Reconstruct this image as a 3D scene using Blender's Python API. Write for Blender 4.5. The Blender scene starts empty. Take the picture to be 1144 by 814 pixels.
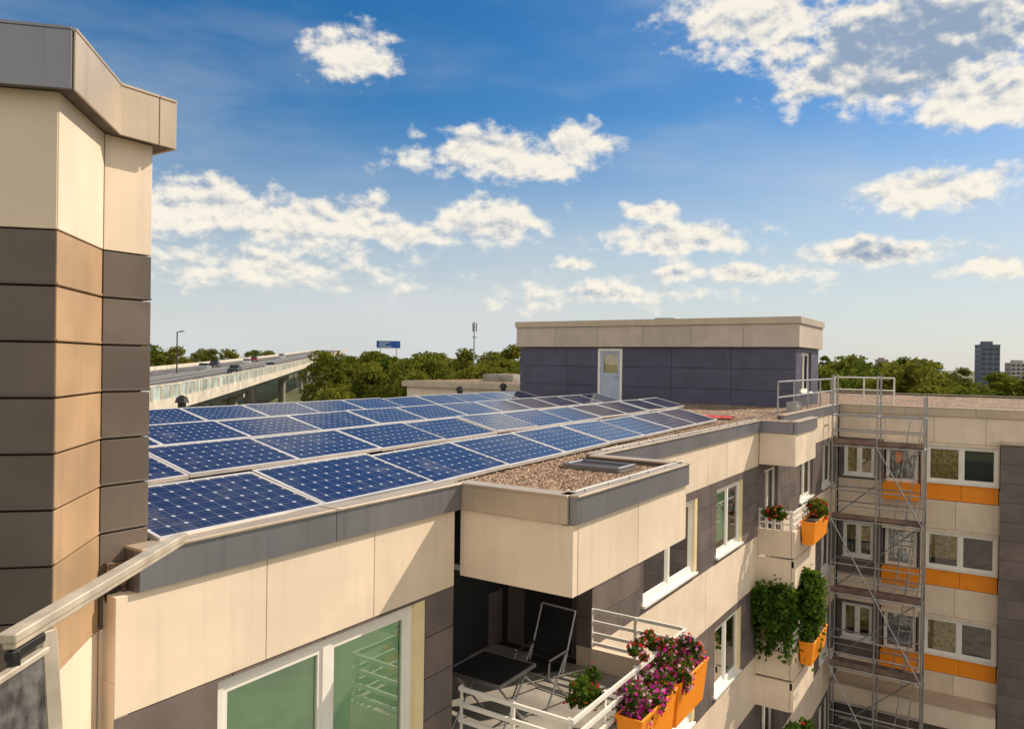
import bpy, bmesh, math, random
import numpy as np
from mathutils import Vector, Matrix
random.seed(7); rng=np.random.default_rng(11)
S=bpy.context.scene
S.view_settings.view_transform='Standard'; S.view_settings.look='None'; S.view_settings.exposure=0
GZ=-14.0   # ground level relative to the eye; whole scene is lifted at the end
FP=845.0
YAW=33.0; ROLL=0.8
DK=-1.40   # roof deck level
sy,cy=math.sin(math.radians(YAW)),math.cos(math.radians(YAW))

# ---------------------------------------------------------------- materials
def nt(m):
    m.use_nodes=True; t=m.node_tree; t.nodes.clear(); return t
def N(t,typ,**k):
    n=t.nodes.new(typ)
    for a,b in k.items(): setattr(n,a,b)
    return n
def setin(t,sock,v):
    if isinstance(v,bpy.types.NodeSocket): t.links.new(v,sock)
    else: sock.default_value=v
def MT(t,op,a,b=None,c=None,clamp=False):
    n=N(t,'ShaderNodeMath',operation=op); n.use_clamp=clamp
    setin(t,n.inputs[0],a)
    if b is not None: setin(t,n.inputs[1],b)
    if c is not None: setin(t,n.inputs[2],c)
    return n.outputs[0]
def MIX(t,f,a,b,blend='MIX'):
    n=N(t,'ShaderNodeMix',data_type='RGBA',blend_type=blend)
    setin(t,n.inputs[0],f); setin(t,n.inputs[6],a); setin(t,n.inputs[7],b)
    return n.outputs[2]
def RAMP(t,f,lo,hi):
    n=N(t,'ShaderNodeMapRange',interpolation_type='SMOOTHSTEP'); setin(t,n.inputs[0],f)
    n.inputs[1].default_value=lo; n.inputs[2].default_value=hi
    return n.outputs[0]
def c4(c): return (c[0],c[1],c[2],1)
def mat(name,col,rough=.6,metal=0,var=.12,scale=3,bump=.0,bscale=60,streak=0,coat=0,dark=None,spec=.5):
    m=bpy.data.materials.new(name); t=nt(m)
    o=N(t,'ShaderNodeOutputMaterial'); p=N(t,'ShaderNodeBsdfPrincipled'); t.links.new(p.outputs[0],o.inputs[0])
    g=N(t,'ShaderNodeNewGeometry')
    n1=N(t,'ShaderNodeTexNoise'); n1.inputs['Scale'].default_value=scale; n1.inputs['Detail'].default_value=4
    t.links.new(g.outputs['Position'],n1.inputs['Vector'])
    d=dark if dark else tuple(x*(1-var*2.2) for x in col)
    f=RAMP(t,n1.outputs[0],.3,.7)
    colr=MIX(t,f,c4(d),c4(tuple(min(1,x*(1+var*.4)) for x in col)))
    if streak:
        mp2=N(t,'ShaderNodeMapping'); mp2.inputs['Scale'].default_value=(9,9,.5); t.links.new(g.outputs['Position'],mp2.inputs[0])
        n2=N(t,'ShaderNodeTexNoise'); n2.inputs['Scale'].default_value=1.3; n2.inputs['Detail'].default_value=3
        t.links.new(mp2.outputs[0],n2.inputs['Vector'])
        colr=MIX(t,MT(t,'MULTIPLY',RAMP(t,n2.outputs[0],.5,.75),streak),colr,c4(tuple(x*.45 for x in col)))
    t.links.new(colr,p.inputs['Base Color'])
    p.inputs['Roughness'].default_value=rough; p.inputs['Metallic'].default_value=metal
    p.inputs['Coat Weight'].default_value=coat; p.inputs['Specular IOR Level'].default_value=spec
    if rough>.1:
        t.links.new(MT(t,'ADD',MT(t,'MULTIPLY',n1.outputs[0],.2),rough-.1),p.inputs['Roughness'])
    if bump:
        nb=N(t,'ShaderNodeTexNoise'); nb.inputs['Scale'].default_value=bscale; nb.inputs['Detail'].default_value=3
        t.links.new(g.outputs['Position'],nb.inputs['Vector'])
        b=N(t,'ShaderNodeBump'); b.inputs['Strength'].default_value=bump; b.inputs['Distance'].default_value=.02
        t.links.new(nb.outputs[0],b.inputs['Height']); t.links.new(b.outputs[0],p.inputs['Normal'])
    return m
CREAM=[mat('cream_cladding_%d'%i,c,.55,var=.045,scale=1.5,streak=.14) for i,c in enumerate([(.82,.68,.535),(.86,.715,.565),(.79,.65,.51)])]
PCREAM_SHADED=[mat('penthouse_band_shaded_%d'%i,c,.6,var=.05,scale=1.5,streak=.18) for i,c in enumerate([(.55,.465,.40),(.58,.49,.42),(.52,.44,.38)])]  # cream cladding made greyer: the band's shade is mixed into its colour
GREY=[mat('grey_cladding_%d'%i,c,.5,var=.10,scale=2,streak=.2) for i,c in enumerate([(.165,.132,.125),(.185,.148,.138),(.15,.122,.116)])]
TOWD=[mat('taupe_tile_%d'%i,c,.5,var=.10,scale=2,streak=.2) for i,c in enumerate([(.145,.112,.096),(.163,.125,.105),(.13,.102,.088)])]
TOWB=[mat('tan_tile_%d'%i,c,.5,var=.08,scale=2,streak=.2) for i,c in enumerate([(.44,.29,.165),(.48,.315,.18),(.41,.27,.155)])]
NAVY=[mat('slate_cladding_%d'%i,c,.55,var=.08,scale=2,streak=.15) for i,c in enumerate([(.080,.082,.135),(.088,.089,.145),(.075,.077,.128)])]
ORANGE=mat('orange_panel',(1.0,.31,.005),.5,var=.03,streak=.04)
FASCIA=mat('zinc_fascia',(.27,.27,.31),.36,metal=.55,var=.05,scale=1.2,streak=.25)
COPE=mat('coping_metal',(.56,.46,.35),.4,metal=.3,var=.06,scale=1.5,streak=.25)
WHITE=mat('white_paint',(.87,.84,.78),.4,var=.03)
IVORY=mat('ivory_trim',(.88,.72,.42),.45,var=.04)
CORE=mat('dark_core',(.03,.03,.032),.9)
CONC=mat('concrete',(.38,.35,.31),.85,var=.15,scale=2,bump=.3,streak=.2)
BITUM=mat('bitumen_edge',(.17,.14,.11),.85,var=.2,bump=.3)
STEEL=mat('galvanised_steel',(.45,.45,.46),.4,metal=.7,var=.1)
RUST=mat('scaffold_plank',(.23,.15,.12),.8,var=.2)
BLACK=mat('black_plastic',(.015,.015,.017),.5)
RED=mat('red_tarp',(.6,.03,.02),.6)
ASPH=mat('asphalt',(.13,.12,.115),.85,var=.15,scale=.3)
PAINT=mat('road_paint',(.75,.75,.73),.6)
TAN=mat('curtain_tan',(.62,.46,.17),.9,var=.25,scale=9)
GREENB=mat('green_blind',(.56,.84,.52),.8,var=.08,scale=1.2)
WCURT=mat('net_curtain',(.55,.55,.55),.9,var=.25,scale=9)
def glass(name,tint=(.9,.95,.95)):
    m=bpy.data.materials.new(name); t=nt(m); o=N(t,'ShaderNodeOutputMaterial')
    fr=N(t,'ShaderNodeFresnel'); fr.inputs[0].default_value=1.6
    tr=N(t,'ShaderNodeBsdfTransparent'); tr.inputs[0].default_value=c4(tint)
    gl=N(t,'ShaderNodeBsdfGlossy'); gl.inputs['Roughness'].default_value=.015; gl.inputs[0].default_value=(1,1,1,1)
    g=N(t,'ShaderNodeNewGeometry'); n=N(t,'ShaderNodeTexNoise'); n.inputs['Scale'].default_value=.9; n.inputs['Detail'].default_value=1; t.links.new(g.outputs['Position'],n.inputs['Vector'])
    b=N(t,'ShaderNodeBump'); b.inputs['Strength'].default_value=.12; b.inputs['Distance'].default_value=.05; t.links.new(n.outputs[0],b.inputs['Height']); t.links.new(b.outputs[0],gl.inputs['Normal'])
    mx=N(t,'ShaderNodeMixShader'); t.links.new(MT(t,'ADD',fr.outputs[0],.08,clamp=True),mx.inputs[0])
    t.links.new(tr.outputs[0],mx.inputs[1]); t.links.new(gl.outputs[0],mx.inputs[2]); t.links.new(mx.outputs[0],o.inputs[0]); return m
GLASS=glass('window_glass')

def leafmat(name,a,b,yel=None,scale=.35):
    m=bpy.data.materials.new(name); t=nt(m); o=N(t,'ShaderNodeOutputMaterial')
    g=N(t,'ShaderNodeNewGeometry'); oi=N(t,'ShaderNodeObjectInfo')
    n=N(t,'ShaderNodeTexNoise'); n.inputs['Scale'].default_value=scale; n.inputs['Detail'].default_value=3; t.links.new(g.outputs['Position'],n.inputs['Vector'])
    f=MT(t,'ADD',MT(t,'MULTIPLY',RAMP(t,n.outputs[0],.32,.68),.6),MT(t,'MULTIPLY',g.outputs['Random Per Island'],.4))
    col=MIX(t,f,c4(a),c4(b))
    if yel: col=MIX(t,MT(t,'MULTIPLY',oi.outputs['Random'],.6),col,c4(yel))
    d=N(t,'ShaderNodeBsdfDiffuse'); tl=N(t,'ShaderNodeBsdfTranslucent')
    t.links.new(col,d.inputs[0]); t.links.new(col,tl.inputs[0])
    mx=N(t,'ShaderNodeMixShader'); mx.inputs[0].default_value=.40; t.links.new(d.outputs[0],mx.inputs[1]); t.links.new(tl.outputs[0],mx.inputs[2])
    t.links.new(mx.outputs[0],o.inputs[0]); return m
LEAF=leafmat('foliage',(.045,.085,.015),(.19,.22,.03),(.26,.22,.035))
VINE=leafmat('vine_foliage',(.03,.07,.01),(.14,.23,.03),scale=3)
PETAL=leafmat('petunia_petals',(.45,.01,.22),(.85,.06,.50),scale=6)
PETR=leafmat('red_petals',(.6,.02,.02),(.9,.12,.08),scale=6)
BARK=mat('bark',(.09,.07,.05),.9,var=.3)

def gravelmat():
    m=bpy.data.materials.new('roof_gravel'); t=nt(m); o=N(t,'ShaderNodeOutputMaterial'); p=N(t,'ShaderNodeBsdfPrincipled'); t.links.new(p.outputs[0],o.inputs[0])
    g=N(t,'ShaderNodeNewGeometry')
    v=N(t,'ShaderNodeTexVoronoi'); v.inputs['Scale'].default_value=17; t.links.new(g.outputs['Position'],v.inputs['Vector'])
    s=N(t,'ShaderNodeSeparateColor'); t.links.new(v.outputs['Color'],s.inputs[0])
    c=MIX(t,s.outputs[0],(.15,.075,.042,1),(.52,.32,.20,1))
    c=MIX(t,MT(t,'GREATER_THAN',s.outputs[1],.86),c,(.66,.56,.44,1))
    n=N(t,'ShaderNodeTexNoise'); n.inputs['Scale'].default_value=1.1; n.inputs['Detail'].default_value=5; t.links.new(g.outputs['Position'],n.inputs['Vector'])
    c=MIX(t,MT(t,'MULTIPLY',RAMP(t,n.outputs[0],.48,.68),.75),c,(.10,.08,.035,1))
    c=MIX(t,RAMP(t,v.outputs['Distance'],.45,.8),c,(.03,.02,.015,1))
    t.links.new(c,p.inputs['Base Color']); p.inputs['Roughness'].default_value=.9
    b=N(t,'ShaderNodeBump'); b.inputs['Distance'].default_value=.03; b.invert=True; t.links.new(v.outputs['Distance'],b.inputs['Height']); t.links.new(b.outputs[0],p.inputs['Normal'])
    return m
GRAVEL=gravelmat()
PEB=[mat('pebble_%d'%i,c,.85,var=.2,scale=20) for i,c in enumerate([(.44,.26,.16),(.24,.14,.09),(.60,.47,.34)])]

def cellmat():
    m=bpy.data.materials.new('photovoltaic_cells'); t=nt(m); o=N(t,'ShaderNodeOutputMaterial'); p=N(t,'ShaderNodeBsdfPrincipled'); t.links.new(p.outputs[0],o.inputs[0])
    tc=N(t,'ShaderNodeTexCoord'); s=N(t,'ShaderNodeSeparateXYZ'); t.links.new(tc.outputs['Object'],s.inputs[0]); oi=N(t,'ShaderNodeObjectInfo')
    P=.158
    def cell(x,off):
        q=MT(t,'DIVIDE',MT(t,'ADD',x,off),P); fr=MT(t,'FRACT',q)
        return MT(t,'ABSOLUTE',MT(t,'SUBTRACT',fr,.5)),fr
    ax,fx=cell(s.outputs[0],-.026+10*P); ay,fy=cell(s.outputs[1],-.035+10*P)
    line=MT(t,'GREATER_THAN',MT(t,'MAXIMUM',ax,ay),.484)
    cor=MT(t,'GREATER_THAN',MT(t,'ADD',ax,ay),.875)
    bus=MT(t,'LESS_THAN',MT(t,'ABSOLUTE',MT(t,'SUBTRACT',MT(t,'ABSOLUTE',MT(t,'SUBTRACT',fx,.5)),.2)),.012)
    n=N(t,'ShaderNodeTexNoise'); n.inputs['Scale'].default_value=3.5; n.inputs['Detail'].default_value=3; t.links.new(tc.outputs['Object'],n.inputs['Vector'])
    base=MIX(t,n.outputs[0],(.006,.009,.042,1),(.014,.024,.10,1))
    base=MIX(t,MT(t,'MULTIPLY',oi.outputs['Random'],.5),base,(.022,.024,.062,1))
    c=MIX(t,MT(t,'MULTIPLY',bus,.25),base,(.30,.33,.42,1))
    c=MIX(t,MT(t,'MULTIPLY',line,.42),c,(.42,.46,.55,1))
    c=MIX(t,MT(t,'MULTIPLY',cor,.85),c,(.66,.68,.72,1))
    gm=N(t,'ShaderNodeNewGeometry'); nd=N(t,'ShaderNodeTexNoise'); nd.inputs['Scale'].default_value=2.2; nd.inputs['Detail'].default_value=8; nd.inputs['Roughness'].default_value=.7; t.links.new(gm.outputs['Position'],nd.inputs['Vector'])
    c=MIX(t,MT(t,'MULTIPLY',RAMP(t,nd.outputs[0],.50,.78),.28),c,(.36,.33,.3,1))
    t.links.new(c,p.inputs['Base Color']); p.inputs['Specular IOR Level'].default_value=.5
    t.links.new(MT(t,'ADD',MT(t,'MULTIPLY',nd.outputs[0],.18),.04),p.inputs['Roughness'])
    return m
CELL=cellmat()
ALU=mat('aluminium_frame',(.80,.79,.77),.35,metal=.3,var=.05)

# ---------------------------------------------------------------- mesh helpers
class F:
    def __init__(s,o,a,n): s.o=o; s.a=a; s.n=n
    def p(s,u,d,z): return (s.o[0]+s.a[0]*u+s.n[0]*d, s.o[1]+s.a[1]*u+s.n[1]*d, z)
ID=F((0,0),(1,0),(0,1))
class MB:
    def __init__(s): s.v=[];s.f=[];s.m=[];s.mats=[]
    def mi(s,m):
        if m not in s.mats: s.mats.append(m)
        return s.mats.index(m)
    def ob(s,fr,s0,s1,z0,z1,d0,d1,m):
        if s1-s0<1e-4 or z1-z0<1e-4: return
        b=len(s.v)
        for z in (z0,z1):
            for (u,d) in ((s0,d0),(s1,d0),(s1,d1),(s0,d1)): s.v.append(fr.p(u,d,z))
        for q in ((0,1,2,3),(4,5,6,7),(0,1,5,4),(1,2,6,5),(2,3,7,6),(3,0,4,7)):
            s.f.append(tuple(b+i for i in q)); s.m.append(s.mi(m))
    def box(s,x0,x1,y0,y1,z0,z1,m): s.ob(ID,x0,x1,z0,z1,y0,y1,m)
    def poly(s,pts,m):
        b=len(s.v); s.v+=pts; s.f.append(tuple(range(b,b+len(pts)))); s.m.append(s.mi(m))
    def prism(s,pts,z0,z1,m):
        b=len(s.v); n=len(pts)
        s.v+=[(x,y,z0) for x,y in pts]+[(x,y,z1) for x,y in pts]
        s.f.append(tuple(b+i for i in range(n))); s.m.append(s.mi(m)); s.f.append(tuple(b+n+i for i in range(n))); s.m.append(s.mi(m))
        for i in range(n):
            j=(i+1)%n; s.f.append((b+i,b+j,b+n+j,b+n+i)); s.m.append(s.mi(m))
    def cyl(s,p0,p1,r,m,n=8,r1=None):
        p0=Vector(p0);p1=Vector(p1); r1=r if r1 is None else r1
        d=(p1-p0).normalized(); a=d.orthogonal().normalized(); c=d.cross(a); b=len(s.v)
        for (q,rr) in ((p0,r),(p1,r1)):
            for i in range(n):
                t=2*math.pi*i/n; w=q+a*math.cos(t)*rr+c*math.sin(t)*rr; s.v.append(tuple(w))
        for i in range(n):
            j=(i+1)%n; s.f.append((b+i,b+j,b+n+j,b+n+i)); s.m.append(s.mi(m))
        s.f.append(tuple(b+i for i in range(n))); s.m.append(s.mi(m)); s.f.append(tuple(b+n+i for i in range(n))); s.m.append(s.mi(m))
    def beam(s,p0,p1,w,h,m):
        p0=Vector(p0);p1=Vector(p1); d=(p1-p0).normalized(); up=Vector((0,0,1))
        if abs(d.z)>.95: up=Vector((0,1,0))
        sd=d.cross(up).normalized(); u=sd.cross(d); b=len(s.v)
        for q in (p0,p1):
            for a,c in ((-1,-1),(1,-1),(1,1),(-1,1)): s.v.append(tuple(q+sd*a*w/2+u*c*h/2))
        for q in ((0,1,2,3),(4,5,6,7),(0,1,5,4),(1,2,6,5),(2,3,7,6),(3,0,4,7)):
            s.f.append(tuple(b+i for i in q)); s.m.append(s.mi(m))
    def build(s,name,parent=None,bev=0,smooth=False):
        me=bpy.data.meshes.new(name); me.from_pydata(s.v,[],s.f)
        for m in s.mats: me.materials.append(m)
        me.polygons.foreach_set('material_index',s.m)
        bm=bmesh.new(); bm.from_mesh(me); bmesh.ops.recalc_face_normals(bm,faces=bm.faces); bm.to_mesh(me); bm.free()
        if smooth: me.polygons.foreach_set('use_smooth',[True]*len(me.polygons))
        o=bpy.data.objects.new(name,me); S.collection.objects.link(o)
        if parent: o.parent=parent
        if bev:
            b=o.modifiers.new('bevel','BEVEL'); b.width=bev; b.segments=1; b.limit_method='ANGLE'
        return o
def empty(name,loc=(0,0,0)):
    e=bpy.data.objects.new(name,None); e.location=loc; S.collection.objects.link(e); return e
def sub(r,o):
    a,b,c,d=r; e,f,g,h=o
    if e>=b or f<=a or g>=d or h<=c: return [r]
    out=[]
    if e>a: out.append((a,e,c,d))
    if f<b: out.append((f,b,c,d))
    x0,x1=max(a,e),min(b,f)
    if g>c: out.append((x0,x1,c,g))
    if h<d: out.append((x0,x1,h,d))
    return out
def clad(mb,fr,s0,s1,z0,z1,pw,ph,mats,opens=(),t=.25,g=.005):
    nz=max(1,round((z1-z0)/ph)); ns=max(1,round((s1-s0)/pw)); hz=(z1-z0)/nz; hs=(s1-s0)/ns
    for j in range(nz):
        for i in range(ns):
            rs=[(s0+i*hs,s0+(i+1)*hs,z0+j*hz,z0+(j+1)*hz)]
            for o in opens: rs=[q for r in rs for q in sub(r,o)]
            mm=random.choice(mats)
            for a,b,c,d in rs:
                a2=a+g if abs(a-(s0+i*hs))<1e-6 else a; b2=b-g if abs(b-(s0+(i+1)*hs))<1e-6 else b
                mb.ob(fr,a2,b2,c+g,d-g,-t,random.uniform(-.0015,.0015),mm)
def window(mb,gl,fr,s0,s1,z0,z1,panes=2,cur=None,sill=True,frame=WHITE,fw=.06,cover=1.0,inset=.09):
    di=-inset
    mb.ob(fr,s0,s1,z1-fw,z1,di-.06,di,frame); mb.ob(fr,s0,s1,z0,z0+fw,di-.06,di,frame)
    mb.ob(fr,s0,s0+fw,z0+fw,z1-fw,di-.06,di,frame); mb.ob(fr,s1-fw,s1,z0+fw,z1-fw,di-.06,di,frame)
    w=(s1-s0)/panes
    for i in range(1,panes): mb.ob(fr,s0+i*w-fw*.6,s0+i*w+fw*.6,z0+fw,z1-fw,di-.06,di+.004,frame)
    for i in range(panes):
        a=s0+i*w+(fw if i==0 else fw*.6); b=s0+(i+1)*w-(fw if i==panes-1 else fw*.6); c=z0+fw; d=z1-fw; q=.045
        mb.ob(fr,a,b,d-q,d,di-.05,di-.012,frame); mb.ob(fr,a,b,c,c+q,di-.05,di-.012,frame)
        mb.ob(fr,a,a+q,c+q,d-q,di-.05,di-.012,frame); mb.ob(fr,b-q,b,c+q,d-q,di-.05,di-.012,frame)
        a+=q;b-=q;c+=q;d-=q
        gl.poly([fr.p(a,di-.03,c),fr.p(b,di-.03,c),fr.p(b,di-.03,d),fr.p(a,di-.03,d)],GLASS)
        if cur:
            cm=cur[i%len(cur)]
            if cm:
                cov=cover if not isinstance(cover,(list,tuple)) else cover[i]
                zb=d-(d-c)*cov; n=18
                for k in range(n):
                    u0=a+(b-a)*k/n; u1=a+(b-a)*(k+1)/n
                    wv=(lambda k: di-.085-.012*(k%2)) if cm is not GREENB else (lambda k: di-.06)
                    gl.poly([fr.p(u0,wv(k),zb),fr.p(u1,wv(k+1),zb),fr.p(u1,wv(k+1),d),fr.p(u0,wv(k),d)],cm)
    if sill: mb.ob(fr,s0-.04,s1+.04,z0-.045,z0-.003,-.2,.06,WHITE)

# ---------------------------------------------------------------- apartment building
AB=empty('apartment_building')
ST=2.9; XF=-4.95; XL=-17.7; YS=2.8; BX=-3.55; BY0,BY1=6.63,9.82; YW=29.3; RT=-1.33
core=MB()
zb=GZ
core.box(XL+.2,-6.6,YS,44,zb,-1.66,CORE)
core.box(-6.6,XF-.25,YS,6.45,zb,-1.66,CORE)
core.box(-6.6,XF-.25,10.0,44,zb,-1.66,CORE)
core.box(-6.6,XF-.25,6.45,10.0,-2.25,-1.66,CORE)
core.box(XF-.25,16,YW+.25,44,zb,-1.66,CORE)
core.box(XF-.25,BX-.1,BY0+.1,BY1-.1,-2.2,-1.66,CORE)
core.build('structure',AB)
roof=MB()
def deck(x0,x1,y0,y1): roof.box(x0,x1,y0,y1,-1.66,DK,GRAVEL)
deck(XL+.1,XF-.1,YS,44); deck(XF-.1,BX-.1,BY0+.1,BY1-.1); deck(XF-.1,15.9,YW+.1,44); 
roof.build('gravel_roof_deck',AB)
W=MB(); G=MB(); FA=MB()
FX=F((XF,0),(0,1),(1,0)); FB=F((BX,0),(0,1),(1,0)); FBf=F((0,BY0),(1,0),(0,-1)); FBb=F((0,BY1),(1,0),(0,1))
FW=F((0,YW),(1,0),(0,-1))
def fascia(fr,s0,s1,m=FASCIA,z0=-1.60,z1=RT,capw=.16,prou=.035):
    n=max(1,round((s1-s0)/2.2)); h=(s1-s0)/n
    for i in range(n):
        a=s0+i*h; b=a+h
        FA.ob(fr,a+(.003 if i else 0),b-(.003 if i<n-1 else 0),z0,z1,-.05,prou,m)
        FA.ob(fr,a,b,z1+.001,z1+.022,-capw,prou+.02,COPE)
        if i: FA.ob(fr,a-.03,a+.03,z1+.0225,z1+.027,-capw-.002,prou+.023,COPE)
    FA.ob(fr,s0,s1,-1.62,z1,-capw+.02,-.055,BITUM)
fascia(FX,YS+.15,BY0-.05)
bandsC=[(-2.42,-1.605)]; 
for k in range(4): bandsC.append((-5.32-ST*k,-4.12-ST*k))
wins=[(3.6,5.9),(11.7,14.2),(15.5,17.25)]
def facadeX(s0,s1,wl,cr):
    op=[]
    for k in range(4):
        for i,(a,b) in enumerate(wl):
            op.append((a,b+.16,-3.98-ST*k,(-2.45 if a<5 else -2.58)-ST*k))
    for (c,d) in bandsC: clad(W,FX,s0,s1,max(c,GZ),d,1.22,d-c,CREAM,op)
    for k in range(4): clad(W,FX,s0,s1,max(-4.12-ST*k,GZ),-2.42-ST*k,.9,.42,GREY,op)
    for k in range(4):
        for i,(a,b) in enumerate(wl):
            zt=(-2.45 if a<5 else -2.58)-ST*k
            cur=cr[(i+k)%len(cr)]
            window(W,G,FX,a,b,-3.98-ST*k,zt,2,cur[0],cover=cur[1],fw=.085 if a<5 else .065,inset=.05)
            W.ob(FX,b,b+.155,-3.98-ST*k,zt,-.25,-.01,IVORY)
facadeX(YS,BY0-.1,[wins[0]],[((GREENB,GREENB),(1,.93))])
facadeX(BY1+.02,18.68,wins[1:],[((WCURT,GREENB),(.8,1)),((GREENB,WCURT),(.9,.5)),((WCURT,None),(.6,1))])
fascia(FX,BY1+.04,18.7)
FS=F((0,YS),(1,0),(0,-1)); 
for k in range(5): clad(W,FS,XL,XF,max(GZ,-1.6-ST*(k+1)),-1.6-ST*k,1.2,.6,CREAM if k==0 else GREY,t=.1)
clad(W,FBf,XF,BX,-2.33,-1.605,1.4,.8,CREAM,t=.1)
clad(W,FB,BY0+.1,BY1-.1,-2.33,-1.605,1.55,.8,CREAM,t=.1)
clad(W,FBb,XF,BX,-2.33,-1.605,1.4,.8,CREAM,t=.1)
W.box(-6.6,BX-.1,BY0+.1,BY1-.1,-2.31,-2.252,WHITE)
fascia(FB,BY0,BY1); fascia(F((0,BY0),(1,0),(0,-1)),XF-.02,BX-.056,m=COPE); fascia(FBb,XF,BX-.056)  # bay front in beige: reflection on the dark fascia put into the colour
FL=F((-6.6,0),(0,1),(1,0)); FE=F((0,9.98),(1,0),(0,-1)); FN=F((0,6.47),(1,0),(0,1))
for k in range(4):
    z0=max(GZ,-4.4-ST*k); z1=-2.31-ST*k
    clad(W,FL,6.47,9.98,z0,z1,.9,.42,GREY,[(8.75,9.6,-4.35-ST*k,-2.5-ST*k)],t=.1)
    window(W,G,FL,8.75,9.6,-4.33-ST*k,-2.52-ST*k,1,(WCURT,),sill=False,frame=IVORY)
    clad(W,FE,-6.5,XF+.0,z0,z1,.75,2.2,GREY,[(-6.2,-5.35,-4.35-ST*k,-2.45-ST*k)],t=.1)
    window(W,G,FE,-6.2,-5.35,-4.33-ST*k,-2.46-ST*k,1,(WCURT,),sill=False,frame=WHITE)
    clad(W,FN,-6.5,XF-.02,z0,z1,.9,2.2,GREY,t=.1)
    W.box(-6.6,BX,BY0,BY1,-4.58-ST*k,-4.40-ST*k,CONC)
def balcony(fr,s0,s1,zf,mb,top=.87):
    mb.ob(fr,s0,s1,zf-.2,zf+.30,-.05,.02,CREAM[1])
    for h in (.87,.70,.53,.39): mb.ob(fr,s0,s1,zf+h-.045,zf+h,-.03,.0,WHITE)
    n=max(1,round((s1-s0)/.75))
    for i in range(n+1):
        u=s0+(s1-s0)*i/n; mb.ob(fr,max(s0,u-.02),min(s1,u+.02),zf+.3,zf+top+.004,-.06,-.031,WHITE)
for k in range(3):
    zf=-4.40-ST*k
    balcony(F((0,BY0-.02),(1,0),(0,-1)),XF+.02,BX-.02,zf,W)
    balcony(F((BX+.03,0),(0,1),(1,0)),BY0,BY1,zf,W)
    balcony(F((0,BY1+.02),(1,0),(0,1)),XF+.02,BX-.02,zf,W)
B2=-4.1; Y20,Y21=18.7,21.0
F2=F((B2,0),(0,1),(1,0)); F2f=F((0,Y20),(1,0),(0,-1)); F2b=F((0,Y21),(1,0),(0,1))
clad(W,F2f,XF,B2,-2.38,-1.605,.9,.8,CREAM,t=.1); clad(W,F2,Y20+.1,Y21,-2.38,-1.605,1.2,.8,CREAM,t=.1)
W.box(XF-.2,B2-.1,Y20+.1,Y21-.02,-2.36,-1.64,CORE)
fascia(F2,Y20,Y21); fascia(F2f,XF,B2-.056)
FA.box(XF-.09,B2-.06,Y20+.06,Y21,-1.61,-1.42,BITUM)
for k in range(4):
    z=-ST*k
    W.box(XF,B2,Y20,Y21,-4.78+z,-4.62+z,CONC)
    for fr,a,b in ((F2f,XF,B2-.06),(F2,Y20,Y21)):
        W.ob(fr,a,b,-4.55+z,-3.92+z,-.05,.02,CREAM[0]); W.ob(fr,a,b,-5.3+z,-4.6+z,-.05,.03,CREAM[1])
        for h in (-3.45,-3.6,-3.75): W.ob(fr,a,b,h-.04+z,h+z,-.04,-.01,WHITE)
        for u in np.linspace(a+.02,b-.04,5): W.ob(fr,u-.02,u+.02,-3.92+z,-3.44+z,-.07,-.041,WHITE)
    clad(W,FX,Y20,Y21,max(GZ,-5.3+z),-2.4+z,1.1,1.4,GREY,[(19.2,20.6,-4.6+z,-2.6+z)])
    window(W,G,FX,19.2,20.6,-4.6+z,-2.6+z,2,(TAN,WCURT),sill=False)
op=[(23.2,25.0,-3.98-ST*k,-2.58-ST*k) for k in range(4)]+[(26.4,28.2,-3.98-ST*k,-2.58-ST*k) for k in range(4)]
for (c,d) in bandsC: clad(W,FX,Y21,YW-.27,max(c,GZ),d,1.4,d-c,CREAM,op)
for k in range(4):
    clad(W,FX,Y21,YW-.27,max(-4.12-ST*k,GZ),-2.42-ST*k,.9,.42,GREY,op)
    for a in (23.2,26.4): window(W,G,FX,a,a+1.8,-3.98-ST*k,-2.58-ST*k,2,(WCURT,TAN))
fascia(FX,Y21,YW-.03)
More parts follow.
